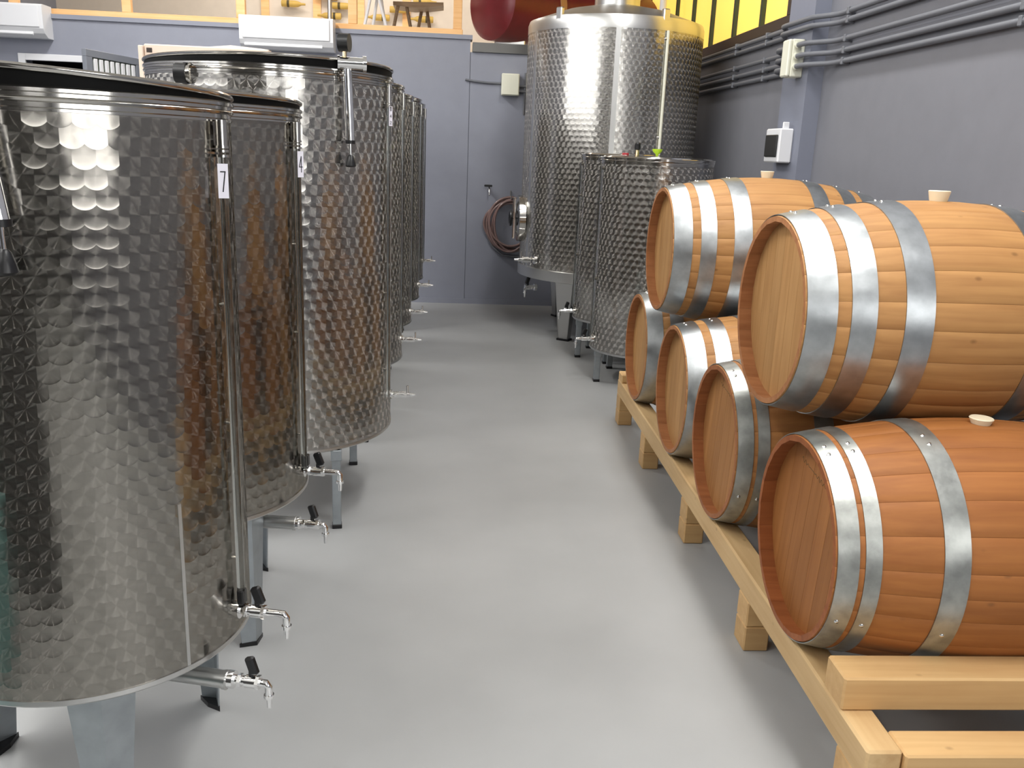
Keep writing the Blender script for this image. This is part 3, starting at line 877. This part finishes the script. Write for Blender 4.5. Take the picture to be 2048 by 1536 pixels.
# ------------------------------------------------------------------ barrels
def barrel(proto_kind, lbl):
    L, R = .955, .343
    rh = .2825 if proto_kind == 'new' else .281
    if proto_kind == 'old': R = .338
    rad = lambda x: R-(R-rh)*(abs(x)/(L/2))**1.9
    t = thing('wine_barrel', lbl, 'barrel', (0, 0, 0), 0, 'wine barrels on the pine rack')
    zc = R
    # staves of three widths round the barrel
    widths = []
    rnd = random.Random(3 if proto_kind == 'new' else 11)
    while sum(widths) < 345: widths.append(rnd.choice((11, 13, 15)))
    k = 360/sum(widths)
    cache = {}
    ang = 90-widths[0]*k/2
    for w in widths:
        a = w*k
        if w not in cache:
            h = math.radians(a)/2
            gap = .0005
            nx = 14
            xs = [-L/2+L*i/nx for i in range(nx+1)]
            prof = []
            vs, fs = [], []
            for x in xs:
                r = rad(x)
                th = .024 if abs(x) < L/2-.06 else .019
                if abs(x) > L/2-1e-6: r0, th = r-.0015, .015
                else: r0 = r
                g = gap/r
                ring = [(r0-.0008, -h+g*.4), (r0, -h+g*3), (r0, -h/3), (r0, h/3), (r0, h-g*3), (r0-.0008, h-g*.4), (r0-th, h-g*.4), (r0-th, -h+g*.4)]
                vs += [(x, rr*math.sin(aa), rr*math.cos(aa)) for rr, aa in ring]
            n = 8
            for i in range(nx):
                for j in range(n):
                    fs.append((i*n+j, i*n+(j+1) % n, (i+1)*n+(j+1) % n, (i+1)*n+j))
            fs += [tuple(range(n))[::-1], tuple(nx*n+j for j in range(n))]
            b = MB(); b.add(vs, fs)
            me = b.mesh('stave', M['stave'], 50)
            me.materials.append(M['stave_end'])
            for p in me.polygons:
                c = p.center; n_ = p.normal
                rad_out = (n_.y*c.y+n_.z*c.z)/max(math.hypot(c.y, c.z), 1e-6)
                if abs(n_.x) > .9 or rad_out < -.5: p.material_index = 1
            cache[w] = me
        o = bpy.data.objects.new('stave', cache[w])
        C.objects.link(o); o.parent = t
        o.location = (0, 0, zc)
        o.rotation_euler = (math.radians(ang+a/2-90), 0, 0)
        o['tone'] = 0.0
        ang += a
    # heads: planks edge to edge, set back inside the chime
    for side in (-1, 1):
        hr = rad(L/2-.045)-.0185
        edges = [-hr, -.175, -.105, -.04, .03, .10, .17, hr]
        x0 = side*(L/2-.042); x1 = side*(L/2-.064)
        for a, b_ in zip(edges, edges[1:]):
            a2, b2 = a+.0006, b_-.0006
            pts = []
            N_ = 7
            ys_ = [a2+(b2-a2)*i/(N_-1) for i in range(N_)]
            up = [(y, math.sqrt(max(hr*hr-y*y, 0))) for y in ys_]
            poly = up+[(y, -z) for y, z in reversed(up)]
            poly = [p for i, p in enumerate(poly) if i == 0 or (abs(p[0]-poly[i-1][0])+abs(p[1]-poly[i-1][1])) > 1e-5]
            if abs(poly[0][0]-poly[-1][0])+abs(poly[0][1]-poly[-1][1]) < 1e-5: poly.pop()
            mb = MB().prism([(x0, y, z) for y, z in poly], (x1-x0, 0, 0))
            o = mb.obj('head_board', M['head'], t)
            o.location = (0, 0, zc)
            o.rotation_euler = (.10 if proto_kind == 'old' else -.02, 0, 0)
            o['tone'] = 0.0
    hoops = [(.0, .082), (.118, .184), (.258, .334)] if proto_kind == 'new' else [(.0, .054), (.068, .106), (.250, .312)]
    hm = M['hoop'] if proto_kind == 'new' else M['hoop_old']
    for side in (-1, 1):
        for (a, b_) in hoops:
            xs = [a+(b_-a)*i/4+(.004 if a == 0 else 0)*(1-i/4) for i in range(5)]
            prof = [(rad(-L/2+x)+.0030, side*(-L/2+x)) for x in xs]
            prof = [(prof[0][0]-.0026, prof[0][1])]+prof+[(prof[-1][0]-.0026, prof[-1][1])]
            hp = MB().lathe(prof, 80, axis='x', closed=True).obj('hoop', hm, t, 35)
            hp.location = (0, 0, zc)
            # overlap of the hoop with its rivets
            xm = side*(-L/2+(a+b_)/2); rr = rad(xm)+.003
            for aa in ((-.06, .06) if proto_kind == 'new' else (.22, .34, 1.95)):
                rv = MB()
                c_ = Vector((xm, -math.sin(aa)*rr, math.cos(aa)*rr)); d_ = Vector((0, -math.sin(aa), math.cos(aa)))
                rv.cyl(c_-d_*.001, c_+d_*.003, .0065, .004, n=10)
                rv.obj('rivet', M['rivet'], hp, 60)
    hb = .030 if proto_kind == 'new' else .016
    bg = MB().lathe([(.020, R-.012), (.0255, R+.002), (.031, R+hb-.002), (.029, R+hb), (0, R+hb)], 28, c=(0, 0, zc)).obj('bung', M['silicone'], t, 40)
    t['half_length'] = L/2; t['radius'] = R
    return t

protoN = barrel('new', 'x')
protoO = barrel('old', 'x')
# (head centre x, y, z of axis, yaw, kind, tone, label, roll of the bung)
BAR = [
    ('old', (.965, 2.17, .553), -.9, .85, 'reddish barrel on the rack at the near end, its head of dark planks'),
    ('new', (.991, 3.672, .562), -.9, .10, 'barrel in the lower row, third from the near end, under the farther upper barrel'),
    ('old', (.980, 2.985, .553), -.9, .55, 'barrel in the lower row, second from the near end, behind the reddish one'),
    ('new', (1.012, 4.53, .562), -.9, .05, 'farthest barrel of the lower row beside the low steel tank'),
    ('new', (.971, 2.562, 1.114), -.3, .08, 'upper barrel nearest the camera with a pale bung on top'),
    ('new', (.984, 4.07, 1.134), -1.0, .05, 'farther barrel of the upper row, near the breaker box'),
]
used = {}
for kind, hc, yaw, tone, lbl in BAR:
    pr = protoN if kind == 'new' else protoO
    if kind not in used:
        used[kind] = True; t = pr
        for ch in t.children:
            if 'tone' in ch: ch['tone'] = tone
    else:
        t = copy_tree(pr, None, tone)
    hl, R = pr['half_length'], pr['radius']
    y_ = math.radians(yaw)
    t.location = (hc[0]+hl*math.cos(y_), hc[1]+hl*math.sin(y_), hc[2]-R)
    t.rotation_euler = (0, 0, y_)
    t['label'] = lbl
    if hc[1] == 2.17:
        # faint handwriting branded on the head, too worn to read
        pts = []
        for i in range(90):
            f = i/89
            y = 2.268-.178*f
            z = .748-.024*f+.0065*math.sin(f*58)*(.5+.5*math.sin(f*9+1))
            pts.append((y-hc[1], z-hc[2]))
        mk = MB()
        for (ya, za), (yb, zb) in zip(pts, pts[1:]):
            mk.cyl((-hl+.0425, ya, R+za), (-hl+.0425, yb, R+zb), .0011, n=5)
        so = mk.obj('branded_script', M['band'], t)
        so['label'] = 'faint dark handwriting on the head'

# ------------------------------------------------------------------ right wall: conduits and boxes
def conduit(path, lbl, r=.0155):
    t = MB().tube(path, r, 12).obj('conduit', M['conduit'], None, 40)
    tag(t, lbl, 'pipe', 'conduits on the right wall')
    prev = None
    ys_ = [q for q in (-1.5, .5, 2.0, 3.6, 5.25, 6.6, 7.3)]
    lo, hi = min(p[1] for p in path), max(p[1] for p in path)
    for y in ys_:
        if lo+.05 < y < hi-.05:
            z = path[0][2] if y < 5.5 else path[-1][2]
            MB().box(XR-.05, XR, y-.012, y+.012, z-.022, z+.020, .004).obj('pipe_clip', M['conduit'], t)
    return t
xp = XR-.030
zz = [2.405, 2.357, 2.257, 2.192, 2.132]
for i, n in ((0, 'uppermost'), (1, 'second')):
    z = zz[i]
    conduit([(xp, -.2, z), (xp, 5.38, z), (xp-.02, 5.44, z), (2.180, 5.56, z), (2.172, 5.62, z), (2.172, 6.0, z+.004), (2.18, 6.06, z+.006), (xp-.02, 6.2, z+.01), (xp, 6.28, z+.012), (xp, 8.95, z+.02)],
            '%s of the five grey conduits on the right wall, above the junction box' % n)
for i, n in ((2, 'upper'), (3, 'middle'), (4, 'lowest')):
    z = zz[i]
    conduit([(xp, -.2, z), (xp, 5.36, z), (xp-.015, 5.42, z), (2.165, 5.55, z), (2.15, 5.60, z), (2.148, 5.688, z)],
            'grey conduit from the junction box towards the camera, %s of three' % n)
    conduit([(2.148, 5.803, z), (2.15, 6.02, z), (2.17, 6.08, z), (xp-.015, 6.2, z), (xp, 6.28, z), (xp, 8.95, z+.0)],
            'grey conduit from the junction box to the back corner, %s of three' % n)
jb = thing('junction_box', 'pale junction box on the pillar where three grey conduits meet', 'box', (2.15, 5.745, 2.07))
MB().box(-.030, .05, -.056, .056, 0, .225, .006).obj('box_body', M['cream_plastic'], jb)
MB().box(-.056, -.030, -.056, .056, .002, .223, .008).obj('box_cover', M['cream_plastic'], jb)
for z in zz[2:]:
    MB().cyl((-.002, -.056, z-2.07), (-.002, -.078, z-2.07), .021, n=14).obj('gland', M['cream_plastic'], jb, 40)
bk = thing('breaker_box', 'white breaker box with a smoked window on the pillar', 'box', (2.155, 5.84, 1.545))
MB().box(-.045, .045, -.13, .13, 0, .215, .008).obj('box_body', M['white_plastic'], bk)
MB().box(-.056, -.044, -.105, .105, .035, .175, .006).obj('smoked_cover', M['black_plastic'], bk)
MB().box(-.02, .02, -.105, -.085, .21, .255, .004).obj('cable_entry', M['white_plastic'], bk)

# ------------------------------------------------------------------ back wall fittings
eb = thing('junction_box', 'cream junction box on the back wall left of the tall tank', 'box', (.573, YB-.045, 2.072))
MB().box(-.086, .086, -.045, .045, 0, .202, .006).obj('box_body', M['cream_plastic'], eb)
MB().box(-.082, .082, -.055, -.043, .004, .198, .006).obj('box_cover', M['cream_plastic'], eb)
cd = MB().tube([(.135, YB-.016, 2.205), (.22, YB-.016, 2.193), (.36, YB-.016, 2.184), (.485, YB-.016, 2.184)], .011, 10).obj('conduit', M['conduit'], None, 40)
tag(cd, 'short grey conduit on the back wall running left from the cream box', 'pipe')
for z in (2.115, 2.165):
    c2 = MB().tube([(.660, YB-.02, z), (.74, YB-.02, z), (.9, YB-.02, z)], .011, 10).obj('conduit', M['conduit'], None, 40)
    tag(c2, 'grey conduit stub leaving the right side of the cream box, %s of two' % ('lower' if z < 2.14 else 'upper'), 'pipe')
tr = MB().tube([(.715, YB-.014, 1.9), (.722, YB-.014, 2.29)], .010, 8).obj('conduit', M['conduit'], None, 40)
tag(tr, 'upright conduit on the back wall between cream box and tall tank', 'pipe')

# air conditioners
def aircon(lbl, x0, x1):
    t = thing('air_conditioner', lbl, 'air conditioner', ((x0+x1)/2, YB, 2.385))
    w = (x1-x0)/2
    prof = [(0, .0), (-.11, .0), (-.175, .035), (-.20, .075), (-.205, .27), (-.19, .285), (0, .285)]
    MB().prism([(-w, y, z) for y, z in prof], (2*w, 0, 0)).obj('casing', M['white_plastic'], t)
    MB().box(-w+.03, w-.03, -.213, -.203, .085, .272, .006).obj('front_panel', M['white_plastic'], t)
    MB().box(-w+.04, w-.10, -.012, .012, -.004, .045, .004, Matrix.Translation((0, -.185, .022)) @ Matrix.Rotation(-.55, 4, 'X')).obj('air_flap', M['white_plastic'], t)
    return t
aircon('white wall air conditioner cut off at the upper left picture edge', -4.62, -3.72)
aircon('white wall air conditioner above the wide tank', -1.97, -1.11)

# tap, hose on the back wall
sg = thing('wall_tap', 'small chrome tap with a dark handle on the back wall above the hose', 'tap', (.40, YB, 1.17))
MB().cyl((0, 0, 0), (0, -.05, 0), .012, n=12).tube([(0, -.045, 0), (0, -.07, -.006), (0, -.078, -.03), (0, -.078, -.06)], .010, 10).obj('tap_body', M['chrome'], sg, 40)
MB().box(-.05, .03, -.062, -.042, .025, .045, .005).cyl((0, -.05, .008), (0, -.05, .03), .006, n=8).obj('tap_handle', M['black_plastic'], sg)
hk = thing('hose_hook', 'steel hook on the back wall holding the brown hose', 'hook', (.62, YB, 1.10))
MB().tube([(0, 0, .06), (0, -.012, .06), (0, -.012, .0), (0, -.13, -.012), (0, -.14, .02)], .006, 8).obj('hook_rod', M['satin'], hk, 40)
ho = MB()
pts = []
rndh = random.Random(5)
loops = 9
for i in range(loops*40+1):
    a = 2*PI*i/40
    k = i/40
    lx = .208+.042*math.sin(k*2.4)+.012*k/loops; lz = .248+.032*math.sin(k*1.7+1)
    pts.append((.625+lx*math.sin(a)+.012*math.sin(k*3), YB-.035-.075*abs(((k*.41) % 1)-.5)*1.6, 1.09-.255+(.255-lz)*.0+lz*math.cos(a)-(.255-lz)*-.0))
# top of every loop rests on the hook
pts = [(x, y, z-(0 if z < .84 else (z-.84)*.05)) for x, y, z in pts]
ho.tube(pts, .0115, 8)
e0 = pts[-1]
hs_ = ho.obj('hose_coil', M['hose'], None, 60)
tag(hs_, 'coiled brownish hose hanging on the back wall beside the tall tank', 'hose')
h2 = MB().tube([(.43, YB-.03, .98), (.385, YB-.028, .85), (.39, YB-.028, .72), (.45, YB-.03, .60), (.55, YB-.03, .52), (.68, YB-.03, .50), (.80, YB-.03, .52)], .012, 8).obj('cable', M['conduit'], None, 60)
tag(h2, 'thin grey cable looped under the brown hose on the back wall', 'cable')

# ------------------------------------------------------------------ mezzanine
bl = thing('balustrade', 'pale pine balustrade frame on the mezzanine edge', 'railing', (0, YB+.06, 2.612))
MB().box(-4.9, .10, -.035, .035, 0, .052, .004).obj('bottom_rail', M['pineframe'], bl)
MB().box(-4.9, .10, -.035, .035, .95, 1.02, .004).obj('top_rail', M['pineframe'], bl)
for x in (-4.07, -3.05, -2.0, -.953, .048):
    MB().box(x-.042, x+.042, -.03, .03, .052, .95, .004).obj('post', M['pineZ'] if 0 else M['pineframe'], bl)
tg_ = MB().prism([(.198, YB-.03, 2.462), (.82, YB-.03, 2.462), (.82, YB-.06, 2.545), (.198, YB-.06, 2.545)], (0, .22, 0)).obj('steel_trough', M['satin'])
tag(tg_, 'steel trough on the wall edge under the maroon press', 'trough')
ax = Vector((.80, .60, 0)); e0 = Vector((.40, 9.62, 3.0))
pr = thing('wine_press', 'maroon drum press on the mezzanine behind the tall tank', 'press', (e0.x, e0.y, 2.46))
rp = .36
q0 = Vector((0, 0, .54))
b = MB()
for (s0, s1, ra, rb_) in ((-.05, .0, .30, rp), (.0, .62, rp, rp), (.70, 2.2, rp, rp)):
    b.cyl(q0+ax*s0, q0+ax*s1, ra, rb_, n=48)
b.obj('drum', M['red'], pr, 40)
MB().cyl(q0+ax*.62, q0+ax*.70, rp+.015, n=48).obj('strap', M['tan'], pr, 40)
for s in (.25, 1.7):
    p_ = q0+ax*s
    MB().box(p_.x-.16, p_.x+.16, p_.y-.05, p_.y+.05, 0, .54-rp*.80, .01).obj('cradle', M['satin'], pr)
po = MB().cyl((-1.239, 9.62, 2.46), (-1.239, 9.62, 4.8), .022, n=14).obj('steel_post', M['satin'], None, 40)
tag(po, 'thin dark steel post rising from the mezzanine floor', 'post')
wp = MB().cyl((2.16, 9.6, 2.46), (2.16, 9.6, 4.2), .035, n=14).obj('white_pipe', M['white_plastic'], None, 40)
tag(wp, 'white upright pipe in the mezzanine corner beside the yellow window', 'pipe')
# wooden strips on the mezzanine wall and the bottle shapes on them
for x, w in ((-1.743, .05), (-1.19, .05), (-.60, .05), (-2.4, .05)):
    s_ = bx(x-w, x+w, 12.275, 12.3, 2.46, 4.2).obj('wall_batten', M['pineframe'])
    n_ = {-1.743: 'left of the steel post', -1.19: 'behind the white stool', -.60: 'behind the brown stool', -2.4: 'above the air conditioner'}[x]
    tag(s_, 'pale wooden batten with bottles on the mezzanine wall, '+n_, 'batten')
bp_ = MB().lathe([(.0, -.15), (.036, -.15), (.040, -.14), (.040, .02), (.034, .06), (.016, .10), (.013, .15), (0, .15)], 20, axis='x')
bottle0 = None
names = ['beside the left batten, high up', 'crossing the steel post', 'between post and middle balustrade post', 'behind the white stool legs', 'below the white stool seat', 'behind the brown stool legs',
         'at the top picture edge by the post', 'at the top picture edge by the stools']
for (x, z, fl), nm in zip(((-2.03, 3.255, 1), (-1.58, 3.135, -1), (-1.39, 3.26, 1), (-.96, 3.145, -1), (-.66, 3.25, 1), (-.40, 3.15, -1), (-1.62, 3.36, -1), (-.36, 3.36, 1)), names):
    t = thing('wall_bottle', 'straw coloured bottle lying on the mezzanine wall, '+nm, 'bottle', (x, 12.22, z), 0 if fl > 0 else PI, 'bottles on the mezzanine wall')
    bp_.obj('glass', M['wine'], t, 40) if bottle0 is None else None
    if bottle0 is None:
        MB().lathe([(.041, -.08), (.042, -.08), (.042, -.05), (.041, -.05)], 20, axis='x', closed=True).obj('band', M['band'], t, 40)
        MB().box(-.06, -.03, -.02, .02, -.01, .01).v
        MB().cyl((-.02, .0, 0), (-.02, .08 if fl > 0 else -.08, 0), .008, n=8).obj('peg', M['band'], t)
        bottle0 = t
    else:
        for ch in bottle0.children:
            c_ = ch.copy(); C.objects.link(c_); c_.parent = t
            if ch.name.startswith('peg') and fl < 0: c_.rotation_euler = (0, 0, PI); c_.location = (-.04, 0, 0)
# stools
s1 = thing('folding_stool', 'white metal stool standing behind the pine balustrade', 'stool', (-.80, 9.9, 2.46))
for x0, x1, y in ((-.17, -.03, -.12), (-.09, .01, .12), (.20, .02, -.12), (.14, .04, .12)):
    MB().cyl((x0, y, 0), (x1, y, .62), .016, n=10).obj('leg', M['white_plastic'], s1, 40)
MB().box(-.16, .16, -.16, .16, .62, .645, .006).obj('seat', M['brownwood'], s1)
MB().cyl((-.05, -.12, .55), (.06, -.12, .55), .010, n=8).obj('rung', M['white_plastic'], s1, 40)
s2 = thing('wooden_stool', 'brown stool with splayed legs behind the pine balustrade', 'stool', (-.36, 10.2, 2.46))
for x0, x1, y in ((-.33, -.22, -.13), (-.02, -.13, -.13), (-.08, .02, .14), (.17, .08, .14)):
    MB().cyl((x0, y, 0), (x1, y, .53), .018, n=10).obj('leg', M['brownwood'], s2, 40)
MB().prism([(-.27, -.18, .565), (-.27, -.18, .53), (-.05, -.18, .515), (.10, -.18, .525), (.26, -.18, .55), (.26, -.18, .58), (.0, -.18, .57)], (0, .36, 0)).obj('seat', M['brownwood'], s2)
